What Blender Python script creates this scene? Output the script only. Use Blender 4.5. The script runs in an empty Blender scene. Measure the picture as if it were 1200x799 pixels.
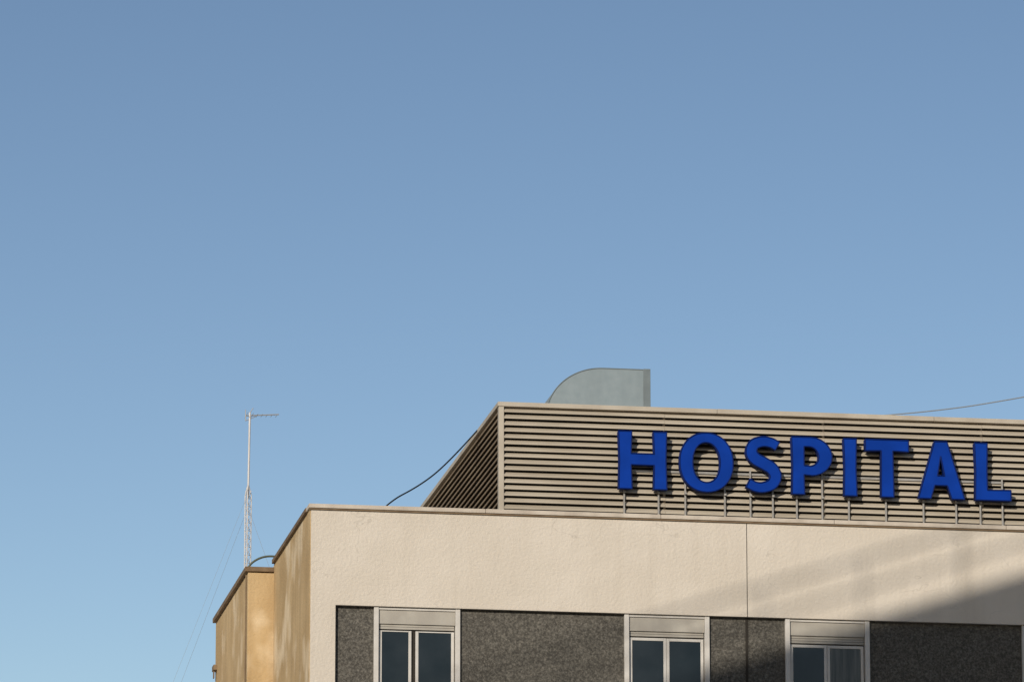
import bpy, math, random
from mathutils import Vector
random.seed(3)
SC=bpy.context.scene; COL=SC.collection
# ------------------------------------------------------------ materials
def mat(name,c1,c2=None,scale=3.0,detail=6,rough=0.85,metal=0.0,bump=0.0,bscale=40,stretch=(1,1,1),lo=0.35,hi=0.65,
        streak=0.0,streakcol=None,speck=0.0,speckscale=60,spec=0.3,patch=0.0,patchcol=(1,1,1),psoft=(0.58,0.62),pst=(1,1,1.6),cracks=0.0):
    m=bpy.data.materials.new(name); m.use_nodes=True; nt=m.node_tree; N=nt.nodes; L=nt.links
    b=N['Principled BSDF']; b.inputs['Roughness'].default_value=rough; b.inputs['Metallic'].default_value=metal
    b.inputs['Specular IOR Level'].default_value=spec
    b.inputs['Base Color'].default_value=(*c1,1)
    tc=N.new('ShaderNodeTexCoord')
    def noise(sc,det,st=(1,1,1)):
        mp=N.new('ShaderNodeMapping'); mp.inputs['Scale'].default_value=st
        L.new(tc.outputs['Object'],mp.inputs['Vector'])
        n=N.new('ShaderNodeTexNoise'); n.inputs['Scale'].default_value=sc; n.inputs['Detail'].default_value=det
        L.new(mp.outputs[0],n.inputs['Vector']); return n
    def ramp(src,l,h,ca,cb):
        r=N.new('ShaderNodeValToRGB'); r.color_ramp.elements[0].position=l; r.color_ramp.elements[1].position=h
        r.color_ramp.elements[0].color=(*ca,1); r.color_ramp.elements[1].color=(*cb,1)
        L.new(src,r.inputs[0]); return r
    col=None
    if c2:
        col=ramp(noise(scale,detail,stretch).outputs['Fac'],lo,hi,c1,c2).outputs[0]
    def mix(a,bsock,fac,mode='MIX',facsock=None):
        x=N.new('ShaderNodeMix'); x.data_type='RGBA'; x.blend_type=mode
        x.inputs[0].default_value=fac
        if facsock: L.new(facsock,x.inputs[0])
        if a: L.new(a,x.inputs[6])
        else: x.inputs[6].default_value=(*c1,1)
        if hasattr(bsock,'links'): L.new(bsock,x.inputs[7])
        else: x.inputs[7].default_value=(*bsock,1)
        return x.outputs[2]
    if patch>0:
        r=ramp(noise(0.9,3,pst).outputs['Fac'],psoft[0],psoft[1],(0,0,0),(patch,)*3)
        col=mix(col,patchcol,0,'MIX',r.outputs[0])
    if streak>0:
        r=ramp(noise(1.0,5,(3.2,3.2,0.22)).outputs['Fac'],0.48,0.78,(0,0,0),(streak,)*3)
        sc=streakcol or tuple(v*0.5 for v in c1)
        col=mix(col,sc,0,'MIX',r.outputs[0])
    if speck>0:
        r=ramp(noise(speckscale,2).outputs['Fac'],0.35,0.68,(1-speck,)*3,(1+speck,)*3)
        col=mix(col,r.outputs[0],1.0,'MULTIPLY')
    if cracks>0:
        n=noise(0.55,4,(1,1,1.5)); s=N.new('ShaderNodeMath'); s.operation='SUBTRACT'; s.inputs[1].default_value=0.5; L.new(n.outputs['Fac'],s.inputs[0])
        ab=N.new('ShaderNodeMath'); ab.operation='ABSOLUTE'; L.new(s.outputs[0],ab.inputs[0])
        r1=ramp(ab.outputs[0],0.0,0.0025,(cracks,)*3,(0,0,0))
        r2=ramp(noise(0.8,2).outputs['Fac'],0.5,0.6,(0,0,0),(1,1,1))
        mm=N.new('ShaderNodeMath'); mm.operation='MULTIPLY'; L.new(r1.outputs[0],mm.inputs[0]); L.new(r2.outputs[0],mm.inputs[1])
        col=mix(col,tuple(v*0.55 for v in c1),0,'MIX',mm.outputs[0])
    if col: L.new(col,b.inputs['Base Color'])
    if bump>0:
        n1=noise(bscale,6); n2=noise(bscale*0.14,3)
        ad=N.new('ShaderNodeMath'); ad.operation='ADD'
        L.new(n1.outputs['Fac'],ad.inputs[0]); L.new(n2.outputs['Fac'],ad.inputs[1])
        bp=N.new('ShaderNodeBump'); bp.inputs['Distance'].default_value=bump; bp.inputs['Strength'].default_value=1
        L.new(ad.outputs[0],bp.inputs['Height']); L.new(bp.outputs[0],b.inputs['Normal'])
    return m
M={}
M['plaster']=mat('cream_plaster',(0.62,0.555,0.465),(0.665,0.60,0.51),scale=0.8,rough=0.95,bump=0.011,bscale=18,streak=0.32,streakcol=(0.50,0.435,0.35),patch=0.15,patchcol=(0.74,0.67,0.58),psoft=(0.5,0.68),cracks=0.35)
M['ocher']=mat('ocher_plaster',(0.45,0.315,0.16),(0.57,0.415,0.225),scale=1.1,rough=0.95,bump=0.012,bscale=16,stretch=(1,0.8,0.7),streak=0.45,streakcol=(0.29,0.20,0.105),patch=0.8,patchcol=(0.78,0.64,0.44),psoft=(0.52,0.64),pst=(1,0.9,0.8))  # pale patches paint reflected sunlight into the wall colour
M['granite']=mat('grey_granite_chip',(0.075,0.069,0.058),(0.155,0.143,0.12),scale=24,detail=9,rough=0.9,bump=0.010,bscale=40,lo=0.38,hi=0.66,speck=0.30,speckscale=45,streak=0.3,streakcol=(0.07,0.065,0.055))
M['coping']=mat('stone_coping',(0.50,0.43,0.35),(0.62,0.55,0.46),scale=2.5,rough=0.8,streak=0.3,bump=0.004)
M['brown']=mat('brown_coping_metal',(0.16,0.105,0.06),(0.24,0.17,0.10),scale=4,rough=0.7)
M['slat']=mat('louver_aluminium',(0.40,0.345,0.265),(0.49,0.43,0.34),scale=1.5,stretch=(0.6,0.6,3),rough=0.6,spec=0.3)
M['slatside']=mat('louver_aluminium_dark',(0.20,0.145,0.09),(0.27,0.205,0.13),scale=1.5,stretch=(0.6,0.6,3),rough=0.7,spec=0.2)  # darker, browner tone for the side louvers
M['frame']=mat('louver_frame',(0.42,0.365,0.29),(0.50,0.445,0.36),scale=2,rough=0.6)
M['dark']=mat('dark_interior',(0.035,0.03,0.024),rough=0.9)
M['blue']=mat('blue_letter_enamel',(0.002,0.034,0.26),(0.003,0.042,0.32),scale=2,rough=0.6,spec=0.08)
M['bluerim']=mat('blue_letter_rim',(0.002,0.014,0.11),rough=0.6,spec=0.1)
M['zinc']=mat('galvanised_steel',(0.235,0.285,0.305),(0.265,0.315,0.335),scale=6,rough=0.85,metal=0.0,streak=0.35,streakcol=(0.20,0.24,0.255),spec=0.1)
M['zincedge']=mat('galvanised_flange',(0.15,0.18,0.19),(0.19,0.225,0.235),scale=3,rough=0.7)
M['steel']=mat('grey_steel',(0.30,0.285,0.26),(0.38,0.365,0.34),scale=8,rough=0.5,metal=0.1)
M['mast']=mat('mast_paint',(0.55,0.53,0.51),(0.66,0.64,0.62),scale=3,rough=0.5)
M['black']=mat('black_cable',(0.02,0.02,0.02),rough=0.6)
M['wire']=mat('guy_wire',(0.25,0.27,0.28),rough=0.5)
M['hose']=mat('grey_green_hose',(0.12,0.13,0.09),rough=0.6)
M['winframe']=mat('window_frame_paint',(0.56,0.53,0.48),(0.64,0.61,0.56),scale=5,rough=0.5)
M['shutter']=mat('roller_shutter',(0.38,0.35,0.30),(0.45,0.42,0.36),scale=3,rough=0.6,streak=0.3)
M['glass']=mat('dark_window_glass',(0.008,0.013,0.016),(0.022,0.028,0.032),scale=1.2,rough=0.04,spec=0.38)
M['curtain']=mat('net_curtain_glass',(0.04,0.045,0.045),(0.12,0.12,0.11),scale=2,stretch=(8,1,0.5),rough=0.12)
M['roof']=mat('roof_felt',(0.14,0.13,0.12),(0.2,0.19,0.18),scale=1,rough=0.95)
M['ground']=mat('paving',(0.20,0.19,0.175),(0.28,0.27,0.25),scale=0.5,rough=0.95)
M['asphalt']=mat('asphalt',(0.045,0.045,0.045),(0.06,0.06,0.06),scale=4,rough=0.95)
M['white']=mat('road_paint',(0.7,0.7,0.68),rough=0.8)
M['brick']=mat('tower_render',(0.42,0.36,0.29),(0.48,0.42,0.34),scale=0.6,rough=0.95)
# ------------------------------------------------------------ helpers
def empty(name,loc=(0,0,0)):
    e=bpy.data.objects.new(name,None); e.location=(0,0,0); COL.objects.link(e); return e
def mesh(name,V,F,m,parent=None,smooth=False):
    me=bpy.data.meshes.new(name); me.from_pydata(V,[],F); me.update()
    o=bpy.data.objects.new(name,me); COL.objects.link(o); me.materials.append(m)
    if smooth:
        for p in me.polygons: p.use_smooth=True
    if parent: o.parent=parent
    return o
class B:
    def __init__(s): s.V=[];s.F=[]
    def box(s,x0,x1,y0,y1,z0,z1):
        n=len(s.V)
        s.V+=[(x,y,z) for x in (x0,x1) for y in (y0,y1) for z in (z0,z1)]
        s.F+=[tuple(n+i for i in f) for f in [(0,1,3,2),(4,6,7,5),(0,4,5,1),(2,3,7,6),(0,2,6,4),(1,5,7,3)]]
        return s
    def prism(s,poly,axis,a,b):
        n=len(s.V);k=len(poly)
        for t in (a,b):
            for (u,v) in poly:
                s.V.append((t,u,v) if axis=='x' else (u,t,v))
        s.F.append(tuple(n+i for i in range(k))); s.F.append(tuple(n+k+i for i in reversed(range(k))))
        for i in range(k):
            j=(i+1)%k; s.F.append((n+i,n+j,n+k+j,n+k+i))
        return s
    def tube(s,p,q,r,seg=6):
        p=Vector(p);q=Vector(q);d=(q-p).normalized()
        u=d.orthogonal().normalized();v=d.cross(u);n=len(s.V)
        for c in (p,q):
            for i in range(seg):
                a=2*math.pi*i/seg; s.V.append(tuple(c+u*math.cos(a)*r+v*math.sin(a)*r))
        for i in range(seg):
            j=(i+1)%seg; s.F.append((n+i,n+j,n+seg+j,n+seg+i))
        s.F.append(tuple(n+i for i in range(seg)));s.F.append(tuple(n+seg+i for i in reversed(range(seg))))
        return s
    def make(s,name,m,parent=None,bev=0):
        o=mesh(name,s.V,s.F,m,parent)
        import bmesh
        bm=bmesh.new(); bm.from_mesh(o.data); bmesh.ops.recalc_face_normals(bm,faces=bm.faces); bm.to_mesh(o.data); bm.free()
        if bev:
            md=o.modifiers.new('bev','BEVEL'); md.width=bev; md.segments=2
        return o
def cable(name,pts,r,m,parent=None):
    cu=bpy.data.curves.new(name,'CURVE'); cu.dimensions='3D'; cu.bevel_depth=r; cu.bevel_resolution=2
    sp=cu.splines.new('NURBS'); sp.points.add(len(pts)-1)
    for i,p in enumerate(pts): sp.points[i].co=(*p,1)
    sp.use_endpoint_u=True; sp.order_u=3; sp.resolution_u=12
    o=bpy.data.objects.new(name,cu); COL.objects.link(o); cu.materials.append(m)
    if parent: o.parent=parent
    return o
# ------------------------------------------------------------ hospital building
H=empty('hospital_building')
ZT=21.87; ZB=20.05; XR=34.0; YB=14.0
B().box(0.02,XR,0.17,YB,0.0,21.5).make('core_walls',M['plaster'],H)
FL=3.35
fl=[ZB-FL*i for i in range(6)]
b=B(); b.box(0.0,XR,0.0,0.168,ZB,21.79).box(0.0,0.45,0.0,0.166,0.0,ZB); b.make('parapet_band',M['plaster'],H)
b=B()
for z in fl[1:]: b.box(0.452,XR,0.004,0.166,z,z+0.9)
b.make('spandrel_bands',M['plaster'],H,0.006)
B().box(0.0,XR,0.17,0.35,21.5,21.788).box(0.0,0.3,0.352,YB,21.5,21.788).make('parapet_inner',M['plaster'],H)
B().box(7.929,7.941,-0.003,0.01,ZB,21.79).box(7.915,7.96,0.085,0.12,16.9,ZB).make('expansion_joint',M['dark'],H)
wins=[1.15,5.69,8.64,13.03,16.0,20.5,23.4,27.9,30.8]
W=1.555
fr=B();sh=B();gl=B();cu=B();gr=B();dk=B();wf=B()
for k,zt in enumerate(fl):
    zb=zt-2.45
    if k==5: zb=0.0
    xs=0.452
    for i,x0 in enumerate(wins+[XR]):
        gr.box(xs,x0-0.002,0.10,0.166,zb,zt); xs=x0+W+0.002
        if x0==XR: break
        x1=x0+W
        if zb>0: gr.box(x0,x1,0.10,0.166,zb,zt-2.0)
        z0=zt-1.995 if zb>0 else 0.02
        fr.box(x0,x0+0.085,0.035,0.16,z0,zt-0.003); fr.box(x1-0.085,x1,0.035,0.16,z0,zt-0.003)
        fr.box(x0+0.087,x1-0.087,0.05,0.16,zt-0.05,zt-0.003)
        if zb>0: fr.box(x0-0.03,x1+0.03,0.0,0.16,z0-0.06,z0-0.002)
        drop=0.40 if not (k==0) else [0.36,0.36,0.39,0.4,0.36,0.38,0.36,0.4,0.36][i]
        sh.box(x0+0.09,x1-0.09,0.075,0.155,zt-0.30,zt-0.053)
        n=int((drop-0.30)/0.045)+1
        for j in range(n): sh.box(x0+0.10,x1-0.10,0.105,0.15,zt-0.345-0.045*j,zt-0.306-0.045*j)
        ztop=zt-0.35-0.045*(n-1)
        dk.box(x0+0.087,x1-0.087,0.150,0.165,z0,ztop)
        xm=(x0+x1)/2+(0.0 if i else -0.02); zt2=ztop-0.02
        a0,a1,c0,c1=x0+0.10,xm-0.003,xm+0.003,x1-0.10
        if i==0 and k==0: a1-=0.07; c0+=0.0
        for (u0,u1,yy) in ((a0,a1,0.105),(c0,c1,0.112)):
            t=0.052
            tt=0.022 if (i==0 and k==0) else t
            wf.box(u0,u0+t,yy,yy+0.035,z0+0.01,zt2); wf.box(u1-t,u1,yy,yy+0.035,z0+0.01,zt2)
            wf.box(u0+t+.001,u1-t-.001,yy,yy+0.035,zt2-tt,zt2); wf.box(u0+t+.001,u1-t-.001,yy,yy+0.035,z0+0.01,z0+t)
            tgt=cu if (i in(2,5) and u0==c0) or (i==3) else gl
            tgt.box(u0+t,u1-t,yy+0.012,yy+0.02,z0+t,zt2-tt)
gr.make('granite_panels',M['granite'],H); fr.make('window_surrounds',M['winframe'],H,0.004)
sh.make('roller_shutters',M['shutter'],H); gl.make('window_glass',M['glass'],H); cu.make('curtained_glass',M['curtain'],H)
dk.make('window_recesses',M['dark'],H); wf.make('window_sashes',M['winframe'],H,0.004)
b=B(); x=-0.045
while x<XR:
    x2=min(x+3.2,XR); b.box(x,x2-0.006,-0.05,0.38,21.792,ZT+random.uniform(-.004,.004)); x=x2
b.make('front_coping',M['coping'],H,0.008)
B().box(-0.04,XR,-0.03,-0.002,21.765,21.79).make('coping_drip',M['brown'],H)
B().box(-0.012,-0.001,0.02,5.45,0,21.788).make('left_wall',M['ocher'],H)
B().box(-0.5,-0.0015,5.452,10.93,0,21.63).make('left_bay',M['ocher'],H,0.01)
B().box(-0.06,0.34,0.385,5.40,21.79,21.868).box(-0.56,0.34,5.402,10.99,21.64,21.73).make('left_coping',M['brown'],H,0.006)
B().box(-0.57,-0.5,10.6,10.9,20.65,20.75).box(-0.56,-0.54,10.7,10.8,20.5,20.65).make('wall_bracket',M['brown'],H)
B().tube((-0.52,5.6,0),(-0.52,5.6,21.6),0.012).make('wall_conduit',M['brown'],H)
B().box(0.3,XR,0.36,YB,21.5,21.53).make('roof_deck',M['roof'],H)
B().box(-7,-0.02,14.02,28,0,19.4).box(0,XR,14.02,28,0,19.4).make('rear_wing',M['plaster'],H)
# ------------------------------------------------------------ louvered penthouse
PX=3.66;PY=1.6;PZ=24.21;PYB=15.0
B().box(PX+0.14,XR-2,PY+0.14,PYB-0.14,21.53,PZ-0.03).make('penthouse_core',M['dark'],H)
b=B(); x=PX-0.03
while x<XR-1.97:
    x2=min(x+4.1,XR-1.97); b.box(x,x2-0.005,PY-0.03,PYB,PZ-0.085,PZ+random.uniform(-.004,.004)); x=x2
b.make('penthouse_cap',M['frame'],H,0.006)
P=B()
P.box(PX-0.01,PX+0.085,PY-0.012,PY+0.12,21.53,PZ-0.087)
P.make('corner_post',M['frame'],H,0.004)
s=B();s2=B();pitch=0.120
z=PZ-0.10-0.03
while z>21.7:
    prof=lambda o:[(o+0.0,z-0.058),(o+0.0,z-0.020),(o+0.075,z+0.032),(o+0.090,z+0.024),(o+0.012,z-0.054)]
    x=PX+0.087
    while x<XR-2.1:
        x2=min(x+3.0,XR-2.1); dz=random.uniform(-.004,.004)
        s.prism([(u+random.uniform(-.002,.002),v+dz) for u,v in prof(PY)],'x',x,x2-0.004); x=x2
    y=PY+0.122
    while y<PYB-0.2:
        y2=min(y+3.0,PYB-0.2)
        s2.prism(prof(PX),'y',y,y2-0.004); y=y2
    z-=pitch
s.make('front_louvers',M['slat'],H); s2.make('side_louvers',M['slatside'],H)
v=B()
for x in [PX+0.087+3.0*i for i in range(1,9)]: v.box(x-0.02,x+0.02,PY+0.095,PY+0.13,21.6,PZ-0.09)
v.make('louver_mullions',M['frame'],H)
B().box(9.95,10.9,2.2,2.5,PZ+0.006,PZ+0.11).make('cap_upstand',M['brown'],H)
# ------------------------------------------------------------ duct
D=empty('ventilation_duct')
def arc(cx,cz,rx,rz,a0,a1,n):
    return [(cx+rx*math.cos(math.radians(a0+(a1-a0)*i/n)),cz+rz*math.sin(math.radians(a0+(a1-a0)*i/n))) for i in range(n+1)]
prof=[(6.80,24.22),(6.80,25.46)]+arc(6.02,24.50,1.08,0.96,90,180,24)+[(4.94,24.22)]
B().prism(prof,'y',4.0,5.3).make('duct_body',M['zinc'],D)
B().box(6.80,6.93,3.985,5.32,24.22,25.475).make('duct_flange',M['zincedge'],D,0.004)
rim=B(); q=prof[1:]
for i in range(len(q)-1):
    rim.tube((q[i][0],3.995,q[i][1]),(q[i+1][0],3.995,q[i+1][1]),0.009)
rim.tube((6.80,3.99,24.22),(6.80,3.99,25.46),0.008)
rim.make('duct_seams',M['zincedge'],D)
# ------------------------------------------------------------ sign
S=empty('hospital_sign')
HL=1.075;YL=1.47;Z0=22.625;DEP=0.07
def lerp_ell(cx,cy,rx,ry,n=40,p=2.15):
    r=[]
    for i in range(n):
        a=2*math.pi*i/n;c=math.cos(a);s_=math.sin(a)
        r.append((cx+rx*math.copysign(abs(c)**(2/p),c),cy+ry*math.copysign(abs(s_)**(2/p),s_)))
    return r
def flat(pts,w):
    P=[Vector(p) for p in pts];P=[P[0]*2-P[1]]+P+[P[-1]*2-P[-2]]
    c=[]
    for i in range(1,len(P)-2):
        for k in range(8):
            t=k/8;a,b_,d,e=P[i-1],P[i],P[i+1],P[i+2]
            c.append(0.5*((2*b_)+(d-a)*t+(2*a-5*b_+4*d-e)*t*t+(-a+3*b_-3*d+e)*t**3))
    c.append(P[-2]); l=[];r=[]
    n=len(c)
    for i,pnt in enumerate(c):
        d=(c[min(i+1,n-1)]-c[max(i-1,0)]).normalized(); nn=Vector((-d.y,d.x))
        ww=w*(0.92+0.28*math.sin(math.pi*i/(n-1))**2)
        l.append(tuple(pnt+nn*ww));r.append(tuple(pnt-nn*ww))
    return l+r[::-1]
def A2(cx,cy,rx,ry,a0,a1,n=14):
    return [(cx+rx*math.cos(math.radians(a0+(a1-a0)*i/n)),cy+ry*math.sin(math.radians(a0+(a1-a0)*i/n))) for i in range(n+1)]
h=HL
G={
'H':(5.84,[[(0,0),(.25,0),(.235,.45),(.665,.45),(.65,0),(.90,0),(.885,h/2),(.90,h),(.65,h),(.665,.66),(.235,.66),(.25,h),(0,h),(.015,h/2)]]),
'O':(6.98,[lerp_ell(.50,h/2,.50,.553),lerp_ell(.50,h/2,.255,.375)]),
'S':(8.20,[flat([(.615,.885),(.50,.945),(.33,.965),(.17,.90),(.125,.76),(.20,.64),(.36,.555),(.51,.46),(.575,.32),(.51,.175),(.34,.105),(.19,.115),(.055,.18)],.093)]),
'P':(9.08,[[(0,0),(.24,0),(.23,.37),(.36,.36)]+A2(.36,.715,.40,.36,-88,88)+[(.30,h),(0,h),(.015,h/2)],[(.235,.54),(.33,.535)]+A2(.33,.715,.18,.185,-88,88)+[(.30,.90),(.235,.90)]]),
'I':(10.06,[[(0,0),(.245,0),(.23,h/2),(.245,h),(0,h),(.015,h/2)]]),
'T':(10.47,[[(.29,0),(.53,0),(.52,.87),(.82,.86),(.82,h),(0,h),(0,.86),(.30,.87)]]),
'A':(11.46,[[(0,0),(.24,0),(.315,.25),(.555,.25),(.635,0),(.88,0),(.56,h),(.32,h)],[(.37,.43),(.435,.80),(.505,.43)]]),
'L':(12.54,[[(0,0),(.68,0),(.68,.20),(.235,.19),(.23,h/2),(.245,h),(0,h),(.015,h/2)]]),
}
posts=B()
for ch,(x0,polys) in G.items():
    cu_=bpy.data.curves.new('tmp','CURVE'); cu_.dimensions='2D'; cu_.fill_mode='BOTH'; cu_.extrude=DEP
    for pl in polys:
        sp=cu_.splines.new('POLY'); sp.points.add(len(pl)-1); sp.use_cyclic_u=True
        for i,pp in enumerate(pl): sp.points[i].co=(pp[0],pp[1],0,1)
    to=bpy.data.objects.new('tmp',cu_); COL.objects.link(to)
    me=bpy.data.meshes.new_from_object(to); bpy.data.objects.remove(to)
    for vv in me.vertices:
        x,y,z=vv.co; vv.co=(x0+x,YL-z,Z0+y)
    o=bpy.data.objects.new('letter_'+ch,me); COL.objects.link(o); o.parent=S
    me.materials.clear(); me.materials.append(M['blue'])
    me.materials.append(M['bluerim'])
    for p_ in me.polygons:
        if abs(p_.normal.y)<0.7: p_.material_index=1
    r=B()
    for pl in polys:
        for i in range(len(pl)):
            a=pl[i];c=pl[(i+1)%len(pl)]
            r.tube((x0+a[0],YL-DEP-0.004,Z0+a[1]),(x0+c[0],YL-DEP-0.004,Z0+c[1]),0.012)
    r.make('rim_'+ch,M['bluerim'],S)
    w=max(p_[0] for p_ in polys[0])
    fx=[.13,w-.13] if w>.5 else [.12]
    if ch=='T': fx=[.41]
    if ch=='P': fx=[.12,.6]
    for f_ in fx:
        posts.box(x0+f_-.014,x0+f_+.014,YL+DEP+.003,YL+DEP+.03,21.53,Z0+.45)
        posts.box(x0+f_-.020,x0+f_+.020,YL+.02,YL+DEP+.003,Z0-.05,Z0-.014)
posts.box(5.97,13.1,YL+DEP+.031,YL+DEP+.05,22.98,23.02)
posts.make('support_posts',M['steel'],S)
# ------------------------------------------------------------ antenna mast
A=empty('antenna_mast')
ax,ay=0.69,16.0
t=B()
rad=0.075
leg=[(ax+rad*math.cos(a),ay+rad*math.sin(a)) for a in (0.3,0.3+2.094,0.3+4.189)]
for (lx,ly) in leg: t.tube((lx,ly,19.4),(lx,ly,25.25),0.011)
zz=19.4;i=0
while zz<25.2:
    for k in range(3):
        a_=leg[k];c_=leg[(k+1)%3]
        t.tube((*a_,zz),(*c_,zz+0.17),0.006); t.tube((*a_,zz),(*c_,zz),0.005)
    zz+=0.17
for k in range(3): t.tube((*leg[k],25.25),(ax,ay,25.5),0.011)
t.tube((ax,ay,25.2),(ax+.02,ay,27.0),0.022)
t.make('lattice_mast',M['mast'],A)
y_=B()
y_.tube((ax-.07,ay,26.93),(ax+.62,ay-.05,26.97),0.012)
for f_,l_ in [(0,.30),(.12,.24),(.22,.20),(.32,.18),(.42,.16),(.52,.15),(.62,.14)]:
    y_.tube((ax-.05+f_,ay-l_,26.94),(ax-.05+f_,ay+l_,26.95),0.004)
y_.tube((ax-.07,ay,26.82),(ax-.07,ay,27.06),0.008);y_.tube((ax+.02,ay,27.0),(ax+.09,ay,27.10),0.008)
y_.tube((ax-.07,ay,26.82),(ax+.16,ay-.02,26.93),0.007)
y_.make('yagi_antenna',M['steel'],A)
g=B()
g.tube((ax,ay,25.3),(ax-2.2,ay+.5,19.4),0.003,4); g.tube((ax,ay,25.0),(ax+1.0,ay-1.5,21.5),0.003,4); g.tube((ax,ay,25.0),(ax-1.9,ay+3,19.4),0.003,4)
g.make('guy_wires',M['wire'],A)
# ------------------------------------------------------------ cables, hose
cable('roof_cable',[(1.0,2.0,21.55),(1.55,2.1,22.3),(2.45,2.9,22.9),(3.1,3.6,23.55),(3.64,4.05,24.2)],0.014,M['black'])
cable('overhead_cable',[(10.6,2.3,24.32),(11.6,2.3,24.41),(13.6,2.3,24.75),(20,2.3,26.2)],0.011,M['wire'])
cable('roof_hose',[(-.48,5.75,21.7),(-.46,5.8,21.83),(-.2,5.9,22.02),(.1,6.0,22.06),(.5,6.1,22.0),(.9,6.2,21.55)],0.02,M['hose'])
# ------------------------------------------------------------ street and unseen shadow-casting neighbour
B().box(-1500,1500,-1500,1500,-0.5,-0.16).make('ground',M['ground'])
B().box(-400,400,-24,-8,-0.158,-0.10).make('road',M['asphalt'])
B().box(-400,400,-8,60,-0.158,-0.004).make('pavement',M['ground'])
rm=B()
for i in range(-30,30): rm.box(i*6,i*6+3,-16.1,-15.9,-0.1,-0.095)
rm.make('road_markings',M['white'])
T=empty('shadow_caster_block')  # unseen building, placed and angled for its diagonal shadow on the facade
ang=math.atan(0.503); TZ=39.54
dx,dy=math.cos(ang),math.sin(ang)
Bc=Vector((-13,-42.73))
def tp(u,w):
    return (Bc.x-dx*u+dy*w, Bc.y-dy*u-dx*w)
def tbox(bb,u0,u1,w0,w1,z0,z1):
    n=len(bb.V)
    for (u,w) in ((u0,w0),(u1,w0),(u1,w1),(u0,w1)):
        for zq in (z0,z1): bb.V.append((*tp(u,w),zq))
    bb.F+=[tuple(n+i for i in f_) for f_ in [(0,2,3,1),(2,4,5,3),(4,6,7,5),(6,0,1,7),(1,3,5,7),(0,6,4,2)]]
b=B();tbox(b,0,36,0,5.5,0,TZ);b.make('block_walls',M['brick'],T)
b=B()
for zz in range(1,12):
    for k in range(11):
        tbox(b,1.2+k*3.15,2.9+k*3.15,-0.03,0.02,zz*3.2+.9,zz*3.2+2.4); tbox(b,1.2+k*3.15,2.9+k*3.15,5.48,5.53,zz*3.2+.9,zz*3.2+2.4)
b.make('block_windows',M['glass'],T)
b=B()
tbox(b,0,36,0.0,0.04,TZ+0.56,TZ+0.61); tbox(b,0,36,0.0,0.04,TZ+1.10,TZ+1.16)
for k in range(13): tbox(b,k*3,k*3+.03,.05,.08,TZ,TZ+1.14)
b.make('shadow_caster_bars',M['steel'],T)  # bars added above the roof to cast soft streaks on the parapet
# ------------------------------------------------------------ light
EL,AZ=20.0,32.0
e,a=math.radians(EL),math.radians(AZ)
sd=Vector((-math.sin(a)*math.cos(e),-math.cos(a)*math.cos(e),math.sin(e)))
sun=bpy.data.lights.new('sun','SUN'); sun.energy=3.5; sun.angle=math.radians(0.4); sun.color=(1.0,0.915,0.80)
so=bpy.data.objects.new('sun',sun); COL.objects.link(so); so.rotation_euler=(-sd).to_track_quat('-Z','Y').to_euler(); so.location=(-40,-60,60)
w=bpy.data.worlds.new('World'); SC.world=w; w.use_nodes=True; nt=w.node_tree
bg=nt.nodes['Background']; sk=nt.nodes.new('ShaderNodeTexSky'); sk.sky_type='NISHITA'; sk.sun_disc=False
sk.sun_elevation=e; sk.sun_rotation=math.radians(180+AZ); sk.air_density=1.0; sk.dust_density=0.8; sk.ozone_density=1.9
tcw=nt.nodes.new('ShaderNodeTexCoord'); mp=nt.nodes.new('ShaderNodeMapping')
mp.inputs['Scale'].default_value=(1,1,2.0); mp.inputs['Location'].default_value=(0,0,-0.18)
nt.links.new(tcw.outputs['Generated'],mp.inputs['Vector']); nt.links.new(mp.outputs[0],sk.inputs['Vector'])
nt.links.new(sk.outputs[0],bg.inputs[0]); bg.inputs[1].default_value=0.108
# ------------------------------------------------------------ camera
cd=bpy.data.cameras.new('camera'); co=bpy.data.objects.new('camera',cd); COL.objects.link(co)
co.location=(-12.56,-100,1.6); co.rotation_euler=(math.radians(103),0,math.radians(-9.2))
cd.sensor_width=36; cd.lens=201.9; cd.clip_start=0.5; cd.clip_end=5000
SC.camera=co
SC.view_settings.view_transform='Standard'; SC.view_settings.look='None'; SC.view_settings.exposure=0
